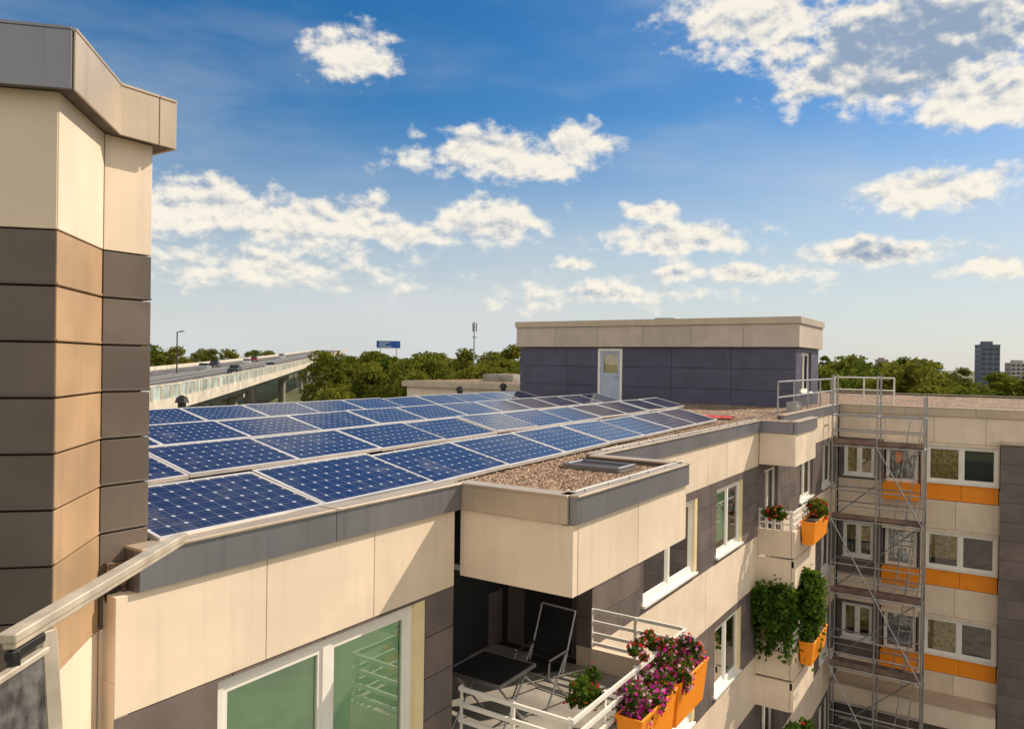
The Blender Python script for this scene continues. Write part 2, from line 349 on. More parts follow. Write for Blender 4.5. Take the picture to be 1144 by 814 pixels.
def wing():
    fascia(FW,XF+.04,16,prou=.06,m=COPE)
    ops=[]; rows=[]
    for k in range(4):
        z=-ST*k
        for (a,b) in ((-4.75,-3.75),(-2.15,-.1),(2.6,4.6),(6.5,8.5),(10.4,12.4)): ops.append((a,b,-3.82+z,-2.6+z)); rows.append((a,b,z))
        ops.append((-3.45,-2.35,-3.95+z,-2.5+z))
    clad(W,FW,XF+.02,16,-2.5,-1.605,1.5,.9,CREAM,ops)
    for k in range(4):
        z=-ST*k
        clad(W,FW,XF+.02,-2.3,max(GZ,-3.95+z),-2.5+z,.8,.5,GREY,ops)
        clad(W,FW,-2.3,-.05,-3.85+z,-2.5+z,.8,1.4,CREAM,ops)
        clad(W,FW,-.05,16,max(GZ,-3.95+z),-2.5+z,1.1,.5,GREY,ops)
        clad(W,FW,-2.18,-.07,-4.42+z,-3.87+z,1.1,.6,[ORANGE],t=.22)
        W.ob(FW,-2.3,-2.18,-4.42+z,-3.87+z,-.25,-.03,CREAM[1])
        clad(W,FW,XF+.02,-.05,max(GZ,-5.4+z),-4.43+z,1.35,1,CREAM)
        clad(W,FW,XF+.02,-3.5,-4.43+z,-3.95+z,1.2,.5,GREY if k else CREAM)
        clad(W,FW,-.05,16,max(GZ,-5.4+z),-3.95+z,1.35,1.5,CREAM)
        W.ob(FW,-3.45,-2.32,-4.5+z,-3.95+z,-.2,.35,ORANGE)
        W.ob(FW,-3.45,-2.32,-2.62+z,-2.5+z,-.2,.3,CREAM[0])
        window(W,G,FW,-3.4,-2.4,-3.95+z,-2.62+z,1,(WCURT,),sill=False,inset=.14)
    curs=[(TAN,TAN),(WCURT,None),(None,TAN),(TAN,None)]
    for i,(a,b,z) in enumerate(rows): window(W,G,FW,a,b,-3.82+z,-2.6+z,2,curs[(i*3+i//5)%4],sill=True,cover=random.choice([.55,1,.8]),inset=.06,fw=.07)
    FR=F((0,28.75),(1,0),(0,-1))
    W.box(.0,2.3,28.85,YW-.01,GZ,-2.42,CORE)
    clad(W,FR,-.03,2.3,GZ,-2.40,1.15,.6,GREY,t=.1)
    clad(W,F((-.03,0),(0,1),(-1,0)),28.85,YW-.02,GZ,-2.4,1.15,.6,GREY,t=.03)
    W.box(-.05,2.32,28.7,YW+.0,-2.395,-2.33,COPE)
    W.ob(FW,XF+.05,-.06,-11.6,-10.95,0,1.1,CREAM[0]); W.ob(FW,XF+.05,-.06,-10.945,-10.90,-.0,1.13,COPE)
    clad(W,F((0,YW-.02),(1,0),(0,-1)),XF+.1,-.06,GZ,-11.62,1.2,1.2,GREY,t=.0)
wing()
FWe=F((16,0),(0,1),(1,0))
for k in range(4):
    clad(W,FWe,YW,44,max(GZ,-4.12-ST*k),-1.6-ST*k if k==0 else -2.42-ST*k,1.4,.8,CREAM,t=.1)
    clad(W,FWe,YW,44,max(GZ,-5.32-ST*k),-4.12-ST*k,1.4,.6,GREY,t=.1)
FLf=F((XL,0),(0,1),(-1,0)); 
for k in range(5): clad(W,FLf,YS,44,max(GZ,-1.6-ST*(k+1)),-1.6-ST*k,1.4,1.45,[CREAM[0]] if k%2==0 else GREY,t=.2)
fascia(FLf,YS,44,m=COPE)
FN2=F((0,44),(1,0),(0,1)); fascia(FN2,XL,16,m=COPE)
for k in range(5): clad(W,FN2,XL,16,max(GZ,-1.6-ST*(k+1)),-1.6-ST*k,2,1.45,CREAM,t=.1)
fascia(F((0,YS),(1,0),(0,-1)),XL,-8.0,m=COPE)
# lightning conductor on little holders along the parapet
for i in range(14):
    y=10.3+i*.6; FA.cyl((XF-.02,y,RT+.022),(XF-.02,y,RT+.06),.012,STEEL,6)
FA.cyl((XF-.02,10.1,RT+.06),(XF-.02,18.5,RT+.06),.005,STEEL,5)
for i in range(6):
    y=6.9+i*.55; FA.cyl((BX-.02,y,RT+.022),(BX-.02,y,RT+.055),.010,STEEL,6)
FA.cyl((BX-.02,6.7,RT+.055),(BX-.02,9.75,RT+.055),.005,STEEL,5)
W.build('cladding_and_windows',AB,bev=.003); G.build('window_panes',AB); FA.build('parapet_fascia',AB,bev=.004)

pb=MB(); 
def pebbles(n,x0,x1,y0,y1):
    for i in range(n):
        x=random.uniform(x0,x1); y=random.uniform(y0,y1); r=random.uniform(.012,.032); h=r*.7; a=random.random()*6.28
        b=len(pb.v); z=DK+.004+h*.4
        pb.v.append((x,y,z+h)); pb.v.append((x,y,z-h))
        for k in range(5): pb.v.append((x+math.cos(a+k*1.257)*r*random.uniform(.8,1.2),y+math.sin(a+k*1.257)*r*random.uniform(.8,1.2),z+random.uniform(-.2,.2)*h))
        mi=pb.mi(random.choice(PEB))
        for k in range(5):
            q=(k+1)%5; pb.f.append((b,b+2+k,b+2+q)); pb.f.append((b+1,b+2+q,b+2+k)); pb.m+= [mi,mi]
pebbles(8000,-5.2,-3.75,6.85,9.65); pebbles(11000,-6.0,-5.15,6.5,19)
pb.build('roof_pebbles',AB)

# ---------------------------------------------------------------- penthouse
PH=empty('rooftop_penthouse')
p=MB(); pg=MB()
px0,px1,py0,py1=-17.0,-5.9,26.8,30.5
p.box(px0+.2,px1-.2,py0+.2,py1-.2,-1.6,1.5,CORE)
FPf=F((0,py0),(1,0),(0,-1)); FPs=F((px1,0),(0,1),(1,0)); FPl=F((px0,0),(0,1),(-1,0)); FPb=F((0,py1),(1,0),(0,1))
clad(p,FPf,px0,px1,-1.6,.64,2.4,.75,NAVY,[(-13.37,-12.33,-1.6,.60)],t=.2)
clad(p,FPs,py0+.2,py1-.2,-1.6,.64,1.3,.75,NAVY,[(27.6,29.2,-.9,.5)],t=.2)
clad(p,FPl,py0+.2,py1-.2,-1.6,.64,1.3,.75,NAVY,t=.2); clad(p,FPb,px0,px1,-1.6,.64,1.8,.75,NAVY,t=.2)
window(p,pg,FPs,27.6,29.2,-.9,.5,2,(WCURT,None))
o1=.12
p.box(px0-.05,px1+.05,py0-.05,py1+.05,.645,.66,BITUM)
for fr,a,b in ((F((0,py0-o1),(1,0),(0,-1)),px0-o1,px1+o1),(F((px1+o1,0),(0,1),(1,0)),py0-o1,py1+o1),(F((px0-o1,0),(0,1),(-1,0)),py0-o1,py1+o1),(F((0,py1+o1),(1,0),(0,1)),px0-o1,px1+o1)):
    clad(p,fr,a,b,.66,1.46,1.9,.85,PCREAM_SHADED,t=.1)
    p.ob(fr,a-.04,b+.04,1.465,1.70,-.02,.05,COPE)
p.box(px0-.1,px1+.1,py0-.1,py1+.1,1.45,1.64,BITUM)
p.ob(FPf,-13.37,-12.33,.50,.60,-.12,.02,WHITE); p.ob(FPf,-13.37,-13.27,-1.5,.50,-.12,.02,WHITE); p.ob(FPf,-12.43,-12.33,-1.5,.50,-.12,.02,WHITE)
DOORM=mat('door_blue_grey',(.45,.52,.66),.5,var=.05)
p.ob(FPf,-13.27,-12.43,-1.5,-.35,-.1,-.03,DOORM); p.ob(FPf,-13.27,-13.15,-.35,.5,-.1,-.03,DOORM); p.ob(FPf,-12.55,-12.43,-.35,.5,-.1,-.03,DOORM)
p.ob(FPf,-13.15,-12.55,.38,.5,-.1,-.03,DOORM); pg.poly([FPf.p(-13.15,-.06,-.35),FPf.p(-12.55,-.06,-.35),FPf.p(-12.55,-.06,.38),FPf.p(-13.15,-.06,.38)],GLASS)
pg.poly([FPf.p(-13.15,-.11,-.35),FPf.p(-12.55,-.11,-.35),FPf.p(-12.55,-.11,.38),FPf.p(-13.15,-.11,.38)],IVORY)
p.cyl(FPf.p(-12.5,.0,-.5),FPf.p(-12.5,.06,-.5),.02,STEEL); p.ob(FPf,-12.62,-12.48,-.51,-.49,.05,.07,STEEL)
p.cyl((-11,28,1.5),(-11,28,1.80),.5,STEEL,14)
p.build('penthouse_walls',PH,bev=.004); pg.build('penthouse_glass',PH)

# ---------------------------------------------------------------- stair tower
TW=empty('stair_tower')
P1=(-4.53,2.2); P2=(-5.10,2.77); P3=(-5.10,3.12); P0=(-6.3,.43)
r=.70711
tw=MB()
tw.prism([(-6.4,.6),(-4.60,2.2),(-5.15,2.76),(-5.15,3.08),(-9,3.08),(-9,.6)],GZ,1.5,CORE)
FA_=F(P0,(r,r),(r,-r)); LA=math.hypot(P1[0]-P0[0],P1[1]-P0[1])
FB_=F(P1,(-r,r),(r,r)); LB=math.hypot(P2[0]-P1[0],P2[1]-P1[1])
FC_=F(P2,(0,1),(1,0)); LC=P3[1]-P2[1]
FD_=F(P3,(-1,0),(0,1))
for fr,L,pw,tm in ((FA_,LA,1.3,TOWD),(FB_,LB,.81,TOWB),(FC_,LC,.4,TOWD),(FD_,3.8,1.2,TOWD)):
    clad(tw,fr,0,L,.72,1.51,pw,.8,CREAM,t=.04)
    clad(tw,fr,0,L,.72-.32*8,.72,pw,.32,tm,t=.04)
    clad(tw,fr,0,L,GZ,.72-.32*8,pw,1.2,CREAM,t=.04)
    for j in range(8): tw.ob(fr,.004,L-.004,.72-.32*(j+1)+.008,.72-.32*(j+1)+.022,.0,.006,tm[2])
k=.10; tq=math.tan(math.radians(22.5)); zt0,zt1=1.51,1.82
oA0=(P0[0]+r*k,P0[1]-r*k); oA1=(P1[0]+1.4142*k,P1[1]); oB1=(P2[0]+k,P2[1]+tq*k); oC1=(P3[0]+k,P3[1]+k)
tw.prism([oA0,oA1,oB1,oC1,(-9.1,oC1[1]),(-9.1,.3)],zt0,zt1-.03,BITUM)
def face(pa,pb_,m,e0=0,e1=0):
    L=math.hypot(pb_[0]-pa[0],pb_[1]-pa[1]); a=((pb_[0]-pa[0])/L,(pb_[1]-pa[1])/L); fr=F(pa,a,(a[1],-a[0]))
    tw.ob(fr,e0,L-e1,zt0-.02,zt1,.002,.016,m); tw.ob(fr,e0,L-e1,zt1-.0005,zt1+.018,-.22,.022,m)
face(oA0,oA1,FASCIA); face(oA1,oB1,COPE,.004,.004); face(oB1,oC1,COPE,.0,.13); 
face(((oB1[0]),oC1[1]-.125),oC1,COPE); face(oC1,(-9.1,oC1[1]),COPE)
tw.build('tower_cladding',TW,bev=.003)

# ---------------------------------------------------------------- open window sash (foreground)
SA=empty('open_window_sash')
a=MB(); Pp=Vector((-2.526,1.10,-.857)); Q=Vector((-3.315,2.20,-.857)); D=(Q-Pp)
SASH=mat('sash_aluminium',(.60,.53,.43),.4,metal=.25,var=.1,scale=8,streak=.25)
P_=Pp-D*.55
a.beam(Pp-D*.01,Q,.058,.03,SASH); a.beam(Pp+Vector((0,0,-.027)),Q+Vector((0,0,-.027))-D.normalized()*.02,.04,.022,SASH)
low=Vector((0,0,-.10))
st=Pp+D*.15+Vector((0,0,-.047)); en=st+Vector((.10,.03,-1.15))
a.beam(st,en,.045,.05,SASH)
e0=P_+low; e1=P_+(en-st)
a.beam(e0,st+Vector((.008,0,-.06)),.03,.022,SASH)
a.beam(e0,e1,.045,.05,SASH); a.beam(e1,en,.05,.05,SASH)
DG=mat('dusty_glass',(.13,.13,.13),.3,var=.35,scale=14,bump=.1)
a.poly([tuple(e0),tuple(st+Vector((.008,0,-.06))),tuple(en),tuple(e1)],DG)
a.beam(Pp+Vector((0,0,-.06)),Pp+D*.13+Vector((0,0,-.06)),.03,.03,BLACK); a.beam(Pp+D*.02+Vector((0,0,-.05)),Pp+D*.02+Vector((0,0,-.12)),.03,.03,BLACK)
a.build('sash_frame',SA,bev=.004)

# ---------------------------------------------------------------- solar panels
def panelmesh():
    m=MB(); w=1.0; L=1.65
    m.box(.012,w-.012,.012,L-.012,.0,.034,CELL)
    for b in ((0,w,0,.03),(0,w,L-.03,L),(0,.03,.03,L-.03),(w-.03,w,.03,L-.03)): m.box(b[0],b[1],b[2],b[3],-.005,.041,ALU)
    return m
pm=panelmesh().build('solar_panel_mesh_src'); pmesh=pm.data; bpy.data.objects.remove(pm)
mount=MB()
SL=.235; TL=math.atan(SL); cs,sn=math.cos(TL),math.sin(TL); zp=-1.345
AR=Matrix.Translation((-5.14,4.83,0))@Matrix.Rotation(math.radians(2.9),4,'Z')@Matrix.Translation((5.14,-4.83,0))  # array runs slightly off the parapet line
for (xb,j0,n_) in ((-5.14,0,9),(-7.62,0,12),(-10.45,0,13),(-13.7,0,13)):
    for i in range(n_):
        y=3.17+1.665*i
        if xb<-5.2: y+=.45 
        o=bpy.data.objects.new('solar_panel',pmesh); S.collection.objects.link(o)
        R=Matrix(((-cs,0,sn,0),(0,-1,0,0),(sn,0,cs,0),(0,0,0,1)))
        J=Matrix.Rotation(math.radians(random.gauss(0,.35)),4,'X')@Matrix.Rotation(math.radians(random.gauss(0,.35)),4,'Y')
        o.matrix_world=AR@Matrix.Translation((xb+random.uniform(-.004,.004),y+1.65,zp+random.uniform(-.003,.003)))@R@J
        for u in (y+.3,y+1.35):
            mount.box(xb-.98,xb+.0,u-.02,u+.02,DK,DK+.03,ALU); mount.box(xb-.95,xb-.91,u-.02,u+.02,DK+.03,zp+.19,ALU)
        mount.beam((xb-.985,y+.02,zp+.09),(xb-.985,y+1.63,zp+.09),.004,.22,ALU)
mo=mount.build('solar_mounting_rails'); mo.matrix_world=AR

def vent(x,y,h=.45):
    v=MB(); v.cyl((0,0,0),(0,0,h*.7),.10,BLACK,12); v.cyl((0,0,h*.7),(0,0,h),.17,BLACK,12,.13); v.cyl((0,0,h),(0,0,h+.06),.13,BLACK,12,.02); v.cyl((0,0,0),(0,0,.04),.22,BITUM,12)
    o=v.build('roof_vent'); o.location=(x,y,DK)
vent(-17.1,11.3,.42); vent(-16.9,22.5); vent(-17.3,26.0,.5)
hb=MB(); hb.box(-.45,.45,-.3,.3,0,.05,BITUM); hb.box(-.40,.40,-.25,-.2,.05,.09,FASCIA); hb.box(-.40,.40,.2,.25,.05,.09,FASCIA); hb.box(-.40,-.35,-.2,.2,.05,.09,FASCIA); hb.box(.35,.40,-.2,.2,.05,.09,FASCIA); hb.box(-.35,.35,-.2,.2,.05,.06,CORE)
o=hb.build('roof_drain_box',bev=.004); o.location=(-4.45,9.0,DK)
tp=MB()
n=7
for i in range(n):
    for j in range(5):
        def hh(i,j): return .04+.07*abs(math.sin(i*1.3+j*.9))*(1-abs(j-2.5)/3)
        def P(i,j): return (i*.11+.03*math.sin(j*2.1),j*.12+.03*math.sin(i*1.7),hh(i,j))
        tp.poly([P(i,j),P(i+1,j),P(i+1,j+1),P(i,j+1)],RED)
to=tp.build('red_tarpaulin',smooth=True); to.location=(-6.6,19.3,DK)

# ---------------------------------------------------------------- scaffolding & guard rails
SC=empty('scaffolding'); s=MB()
xs=[-4.75,-3.4,-2.05]; ys=[27.0,27.85]; lev=[-2.6,-5.05,-7.5,-9.95,-12.4]
for x in xs:
    for y in ys:
        s.cyl((x,y,GZ),(x,y,-.25 if x<-2.1 else -.9),.03,STEEL,6); s.box(x-.07,x+.07,y-.07,y+.07,GZ,GZ+.02,STEEL)
for z in lev:
    for y in ys:
        s.cyl((xs[0],y,z),(xs[-1],y,z),.026,STEEL,6)
        for h in (.5,1.0): s.cyl((xs[0],y,z+h),(xs[-1],y,z+h),.024,STEEL,6)
    for x in xs:
        s.cyl((x,ys[0],z),(x,ys[1],z),.024,STEEL,6); s.cyl((x,ys[0],z+1.0),(x,ys[1],z+1.0),.022,STEEL,6)
    s.box(xs[0],xs[-1],ys[0]+.04,ys[1]-.04,z+.03,z+.08,RUST)
    s.box(xs[0],xs[-1],ys[0]-.02,ys[0]+.01,z+.08,z+.23,RUST)
for i,z in enumerate(lev[:-1]):
    for a0,b0 in (((0,1),) if i%2 else ((1,2),)):
        s.cyl((xs[a0],ys[0]-.03,z),(xs[b0],ys[0]-.03,lev[i+1]),.022,STEEL,6)
    s.cyl((xs[0],ys[1]+.03,lev[i+1]),(xs[2],ys[1]+.03,z),.022,STEEL,6)
    for dx in (0,.35): s.cyl((-2.9+dx,27.2,lev[i+1]),(-2.5+dx,27.6,z+.9),.018,STEEL,6)
    for q in range(9):
        f=q/9; s.cyl((-2.9+.4*f,27.2+.4*f,lev[i+1]+(z+.9-lev[i+1])*f),(-2.55+.4*f,27.2+.4*f,lev[i+1]+(z+.9-lev[i+1])*f),.012,STEEL,5)
s.build('scaffold_frame',SC)
gr=MB()
for y in np.linspace(21.3,28.9,5): gr.cyl((-5.15,y,-1.6),(-5.15,y,-.40),.026,STEEL,6)
for z in (-.42,-.85): gr.cyl((-5.15,21.3,z),(-5.15,29.5,z),.024,STEEL,6)
for x in np.linspace(-5.15,-3.2,3): gr.cyl((x,29.6,-1.6),(x,29.6,-.35),.03,WHITE,6)
for z in (-.36,-.8): gr.cyl((-5.15,29.6,z),(-3.2,29.6,z),.03,WHITE,6)
gr.box(-5.6,-5.3,24.2,24.9,-1.6,-1.1,STEEL)
gr.build('roof_guard_rail')

# ---------------------------------------------------------------- leaf clouds
def quads(pts,size,jit=.4,aspect=1.5):
    n=len(pts); 
    d=rng.normal(size=(n,3)); d/=np.linalg.norm(d,axis=1)[:,None]
    e=rng.normal(size=(n,3)); u=np.cross(d,e); u/=np.linalg.norm(u,axis=1)[:,None]; w=np.cross(d,u)
    sz=size*(1+jit*rng.uniform(-1,1,size=n))[:,None]
    u=u*sz*aspect*.5; w=w*sz*.5
    return np.stack([pts-u,pts-w*.9+u*.1,pts+u,pts+w*.9+u*.1],1).reshape(-1,3)
def quadmesh(V,name,mats,mi=None,extra=None):
    n=len(V)//4; me=bpy.data.meshes.new(name)
    ev=[];ef=[];em=[]
    if extra: ev,ef,em=extra.v,extra.f,extra.m
    nv=len(V)+len(ev)
    allv=np.concatenate([V,np.array(ev).reshape(-1,3)]) if ev else V
    li=np.arange(n*4)
    if ev:
        efl=[i+len(V) for f in ef for i in f]; li=np.concatenate([li,np.array(efl)])
    tot=np.concatenate([np.full(n,4),np.array([len(f) for f in ef],dtype=int)]) if ev else np.full(n,4)
    me.vertices.add(nv); me.vertices.foreach_set('co',allv.astype(np.float32).ravel())
    me.loops.add(len(li)); me.loops.foreach_set('vertex_index',li.astype(np.int32))
    me.polygons.add(len(tot)); st_=np.concatenate([[0],np.cumsum(tot)[:-1]])
    me.polygons.foreach_set('loop_start',st_.astype(np.int32)); 
    try: me.polygons.foreach_set('loop_total',tot.astype(np.int32))
    except Exception: pass
    for m in mats: me.materials.append(m)
    m0=np.zeros(n,int) if mi is None else mi
    if ev: m0=np.concatenate([m0,np.full(len(ef),len(mats)-1)])
    me.polygons.foreach_set('material_index',m0.astype(np.int32))
    me.update(calc_edges=True); me.validate(); return me
def treemesh(name,h=15,cr=5,n=3200,leaf=.42,seed=1):
    R=np.random.default_rng(seed); t=MB(); random.seed(seed)
    t.cyl((0,0,0),(.1,.1,h*.45),.32,BARK,8,.2); t.cyl((.1,.1,h*.45),(-.1,.2,h*.8),.2,BARK,6,.07)
    K=26; cc=[]
    for i in range(K):
        th=R.uniform(0,6.28); zz=R.uniform(.30,.93); prof=math.sin(math.pi*min(1,max(0,(zz-.18)/.86)))**.6
        rr=cr*prof*R.uniform(.35,.95)
        c=np.array([math.cos(th)*rr,math.sin(th)*rr,h*zz]); cc.append(c)
        if i<12: t.cyl((0,0,h*R.uniform(.25,.5)),tuple(c*.95),.09,BARK,5,.02)
    cc.append(np.array([0,0,h*.93])); cc=np.array(cc); rad=R.uniform(.9,1.9,size=len(cc))*cr/5
    idx=R.integers(0,len(cc),n); d=R.normal(size=(n,3)); d/=np.linalg.norm(d,axis=1)[:,None]
    rr=rad[idx]*R.uniform(.45,1.12,size=n)**.7
    pts=cc[idx]+d*rr[:,None]*np.array([1.1,1.1,.8])
    V=quads(pts,leaf)
    return quadmesh(V,name,[LEAF,BARK],extra=t)
TM=[treemesh('tree_a',15,5.2,3600,.42,1),treemesh('tree_b',16,4.4,3200,.42,2),treemesh('tree_c',14,5.8,3800,.44,3),treemesh('tree_d',15.5,5,3500,.42,4)]
DT=empty('distant_trees')
def world(right,fwd): return (-sy*fwd+cy*right, cy*fwd+sy*right)
vd=(-math.sin(math.radians(43.8)),math.cos(math.radians(43.8))); vp=(-.722,-.692)
def vcoord(x,y): return x*vd[0]+y*vd[1], x*vp[0]+y*vp[1]
def put(x,y,sc,mi=None,parent=DT,name='tree_crown'):
    s_,o_=vcoord(x,y)
    if s_<640 and 9<o_<46: return
    if -32<x<20 and -20<y<52: return
    o=bpy.data.objects.new(name,TM[mi if mi is not None else random.randrange(4)]); S.collection.objects.link(o); o.parent=parent
    o.location=(x,y,GZ-.3); o.scale=(sc*random.uniform(.9,1.15),sc*random.uniform(.9,1.15),sc*random.uniform(.92,1.1)); o.rotation_euler=(0,0,random.uniform(0,6.28))
random.seed(5)
for d,step,sc in ((72,6,.92),(84,7,.97),(98,7,1.0),(116,8,1.0),(140,9,1.04),(170,10,1.05),(215,12,1.10),(280,15,1.12),(380,20,1.2),(520,27,1.3),(700,36,1.45),(950,48,1.6)):
    a=-60
    while a<60:
        ang=math.radians(a+random.uniform(-.3,.3)*math.degrees(step/d)); dd=d*random.uniform(.93,1.07)
        x,y=world(math.sin(ang)*dd,math.cos(ang)*dd)
        s_,o_=vcoord(x,y)
        k=sc*random.uniform(.80,1.08)
        if o_>0 and d<130 and s_<150: k*=.72
        if 29.5<math.degrees(ang)<37: k=min(k*.86,.93)*(1 if d<300 else .85)
        put(x,y,k)
        a+=math.degrees(step/d)*random.uniform(.8,1.2)

# ---------------------------------------------------------------- flowers & planters
def planter(x,y0,y1,z0,z1,name='orange_flower_box',w=.30):
    m=MB()
    def ring(x0,x1,a,b_,z): return [(x0,a,z),(x1,a,z),(x1,b_,z),(x0,b_,z)]
    m.v+=ring(x+.05,x+w-.05,y0+.03,y1-.03,z0)+ring(x,x+w,y0,y1,z1)
    for q in ((0,1,2,3),(0,1,5,4),(1,2,6,5),(2,3,7,6),(3,0,4,7)): m.f.append(q); m.m.append(m.mi(ORANGE))
    for bb in ((x-.01,x+.015,y0-.01,y1+.01),(x+w-.015,x+w+.01,y0-.01,y1+.01),(x+.015,x+w-.015,y0-.01,y0+.015),(x+.015,x+w-.015,y1-.015,y1+.01)): m.box(bb[0],bb[1],bb[2],bb[3],z1-.03,z1+.01,ORANGE)
    m.box(x+.02,x+w-.02,y0+.02,y1-.02,z1-.05,z1-.04,BARK)
    return m.build(name,bev=.006)
def bush(c,r,n,size,fl,flmats,name,drop=0,K=12,rk=.75):
    c=np.array(c); r=np.array(r)
    cc=c+rng.uniform(-1,1,size=(K,3))*r*.8
    idx=rng.integers(0,K,n); d=rng.normal(size=(n,3)); d/=np.linalg.norm(d,axis=1)[:,None]
    rad=min(r)*rk*rng.uniform(.55,1.25,size=K)[idx][:,None]
    pts=cc[idx]+d*rad*rng.uniform(.3,1.0,size=(n,1))
    if drop: pts[:,2]-=drop*rng.uniform(0,1,size=K)[idx]*rng.uniform(0,1,size=n)**2
    V=quads(pts,size); nf=int(n*fl); k=rng.choice(n,nf,replace=False)
    pf=pts[k]+d[k]*.03; Vf=quads(pf,size*1.25,aspect=1.1)
    mi=np.concatenate([np.zeros(n,int),rng.choice(np.arange(1,1+len(flmats)),nf)]) if nf else np.zeros(n,int)
    me=quadmesh(np.concatenate([V,Vf]) if nf else V,name,[VINE]+list(flmats),mi)
    o=bpy.data.objects.new(name,me); S.collection.objects.link(o); return o
planter(BX+.06,7.55,8.6,-4.36,-3.82); planter(BX+.06,8.68,9.72,-4.36,-3.82)
PW=leafmat('pale_petals',(.80,.35,.55),(.85,.65,.75),scale=6)
bush((-3.36,8.05,-3.74),(.23,.55,.17),3600,.038,.38,(PETAL,PETAL,PETAL,PW),'petunia_plant',.35,22)
bush((-3.36,9.2,-3.68),(.23,.5,.18),3200,.038,.30,(PETAL,PETR,PW),'petunia_plant',.28,22)
bush((-3.75,7.5,-3.6),(.2,.3,.16),1200,.04,.03,(PETR,),'balcony_plant')
bush((-3.6,8.7,-3.46),(.18,.5,.10),1200,.04,.2,(PETR,PW),'balcony_plant')
for yy,zz in ((19.6,0),(19.6,-ST*1)):
    planter(B2+.03,19.2,20.9,-4.3+zz,-3.75+zz,w=.34)
bush((-3.9,20.0,-3.60),(.22,.9,.2),1600,.07,.08,(PETR,),'balcony_plant')
bush((-4.5,18.65,-3.52),(.3,.15,.14),500,.07,.1,(PETR,),'balcony_plant')
bush((-4.05,19.8,-5.7),(.42,1.35,.8),9000,.08,.0,(),'climbing_vine',1.1,34,.6)
bush((-4.6,18.5,-5.75),(.5,.34,.65),6000,.075,.0,(),'climbing_vine',.9,26,.6)
bush((-4.3,19.5,-9.3),(.35,.9,.4),2500,.085,.03,(PETR,),'climbing_vine',.3)

# ---------------------------------------------------------------- chair and table
ch=MB(); z=-4.4
def T(x,y,zz): return (x,y,z+zz)
cw=.27
for sx in (-cw,cw):
    ch.cyl(T(sx,-.28,0),T(sx,.16,.62),.014,STEEL,8); ch.cyl(T(sx,.30,0),T(sx,-.22,.44),.014,STEEL,8)
    ch.cyl(T(sx,.10,.40),T(sx,.38,1.13),.014,STEEL,8); ch.cyl(T(sx,-.22,.64),T(sx,.2,.66),.018,BLACK,8); ch.cyl(T(sx,-.22,.44),T(sx,-.2,.64),.012,STEEL,8)
ch.cyl(T(-cw,.38,1.13),T(cw,.38,1.13),.014,STEEL,8); ch.cyl(T(-cw,-.24,.44),T(cw,-.24,.44),.014,STEEL,8); ch.cyl(T(-cw,.3,.02),T(cw,.3,.02),.012,STEEL,8)
for i in range(8):
    f0=i/8; f1=(i+1)/8-.004
    ch.poly([T(-cw,.11+.27*f0,.43+.69*f0),T(cw,.11+.27*f0,.43+.69*f0),T(cw,.11+.27*f1,.43+.69*f1),T(-cw,.11+.27*f1,.43+.69*f1)],BLACK)
ch.box(-cw,cw,-.24,.14,z+.42,z+.445,BLACK)
co=ch.build('folding_chair'); co.location=(-5.0,8.5,0); co.rotation_euler=(0,0,math.radians(-5))
tb=MB()
tb.box(-.38,.38,-.38,.38,.70,.715,BLACK)
for q in ((-.38,.38,-.40,-.38),(-.38,.38,.38,.40),(-.40,-.38,-.4,.4),(.38,.40,-.4,.4)): tb.box(q[0],q[1],q[2],q[3],.685,.725,STEEL)
for sx in (-.33,.33):
    tb.cyl((sx,-.33,0),(sx,.33,.69),.013,STEEL,8); tb.cyl((sx*.93,.33,0),(sx*.93,-.33,.69),.013,STEEL,8)
tb.cyl((-.33,.33,.02),(.33,.33,.02),.01,STEEL,6)
to=tb.build('folding_table'); to.location=(-5.15,7.55,-4.4)

# ---------------------------------------------------------------- motorway viaduct
MV=empty('motorway_viaduct'); v=MB()
def zt(s): return -3.6+(7.8*((s-70)/400)**1.15 if s>70 else 0)
def VP_(s,o,z): return (vd[0]*s+vp[0]*o,vd[1]*s+vp[1]*o,z)
SS=list(range(-70,640,10))
def strip(o0,o1,z0,z1,m,s_a=-70,s_b=630):
    for s0 in SS[:-1]:
        s1=s0+10
        if s0<s_a or s1>s_b: continue
        a,b=zt(s0),zt(s1); B=len(v.v)
        v.v+= [VP_(s0,o0,a+z0),VP_(s0,o1,a+z0),VP_(s0,o1,a+z1),VP_(s0,o0,a+z1),VP_(s1,o0,b+z0),VP_(s1,o1,b+z0),VP_(s1,o1,b+z1),VP_(s1,o0,b+z1)]
        for q in ((0,1,2,3),(4,5,6,7),(0,1,5,4),(1,2,6,5),(2,3,7,6),(3,0,4,7)): v.f.append(tuple(B+i for i in q)); v.m.append(v.mi(m))
BARR=mat('noise_barrier',(.50,.60,.58),.4,var=.25,scale=.4)
PALE=mat('pale_concrete',(.66,.60,.50),.8,var=.12,scale=.6,streak=.3)
strip(16.8,39,-.5,0,ASPH); strip(16.4,16.79,-.9,.15,PALE); strip(39.01,39.4,-1.0,.7,PALE)
strip(18.5,21,-2.2,-.51,CONC); strip(26.5,29,-2.2,-.51,CONC); strip(34.5,37,-2.2,-.51,CONC)
strip(16.55,16.62,.151,1.3,BARR)
strip(16.50,16.68,1.301,1.40,PALE)
strip(27.6,27.8,.35,.65,STEEL)
for o in (18.6,26.8,28.7,37.8): strip(o,o+.25,.003,.008,PAINT)
for s0 in range(-60,600,12):
    for o in (21.3,24.1,31.4,34.4):
        z=zt(s0); z2=zt(s0+5); v.poly([VP_(s0,o,z+.012),VP_(s0,o+.18,z+.012),VP_(s0+5,o+.18,z2+.012),VP_(s0+5,o,z2+.012)],PAINT)
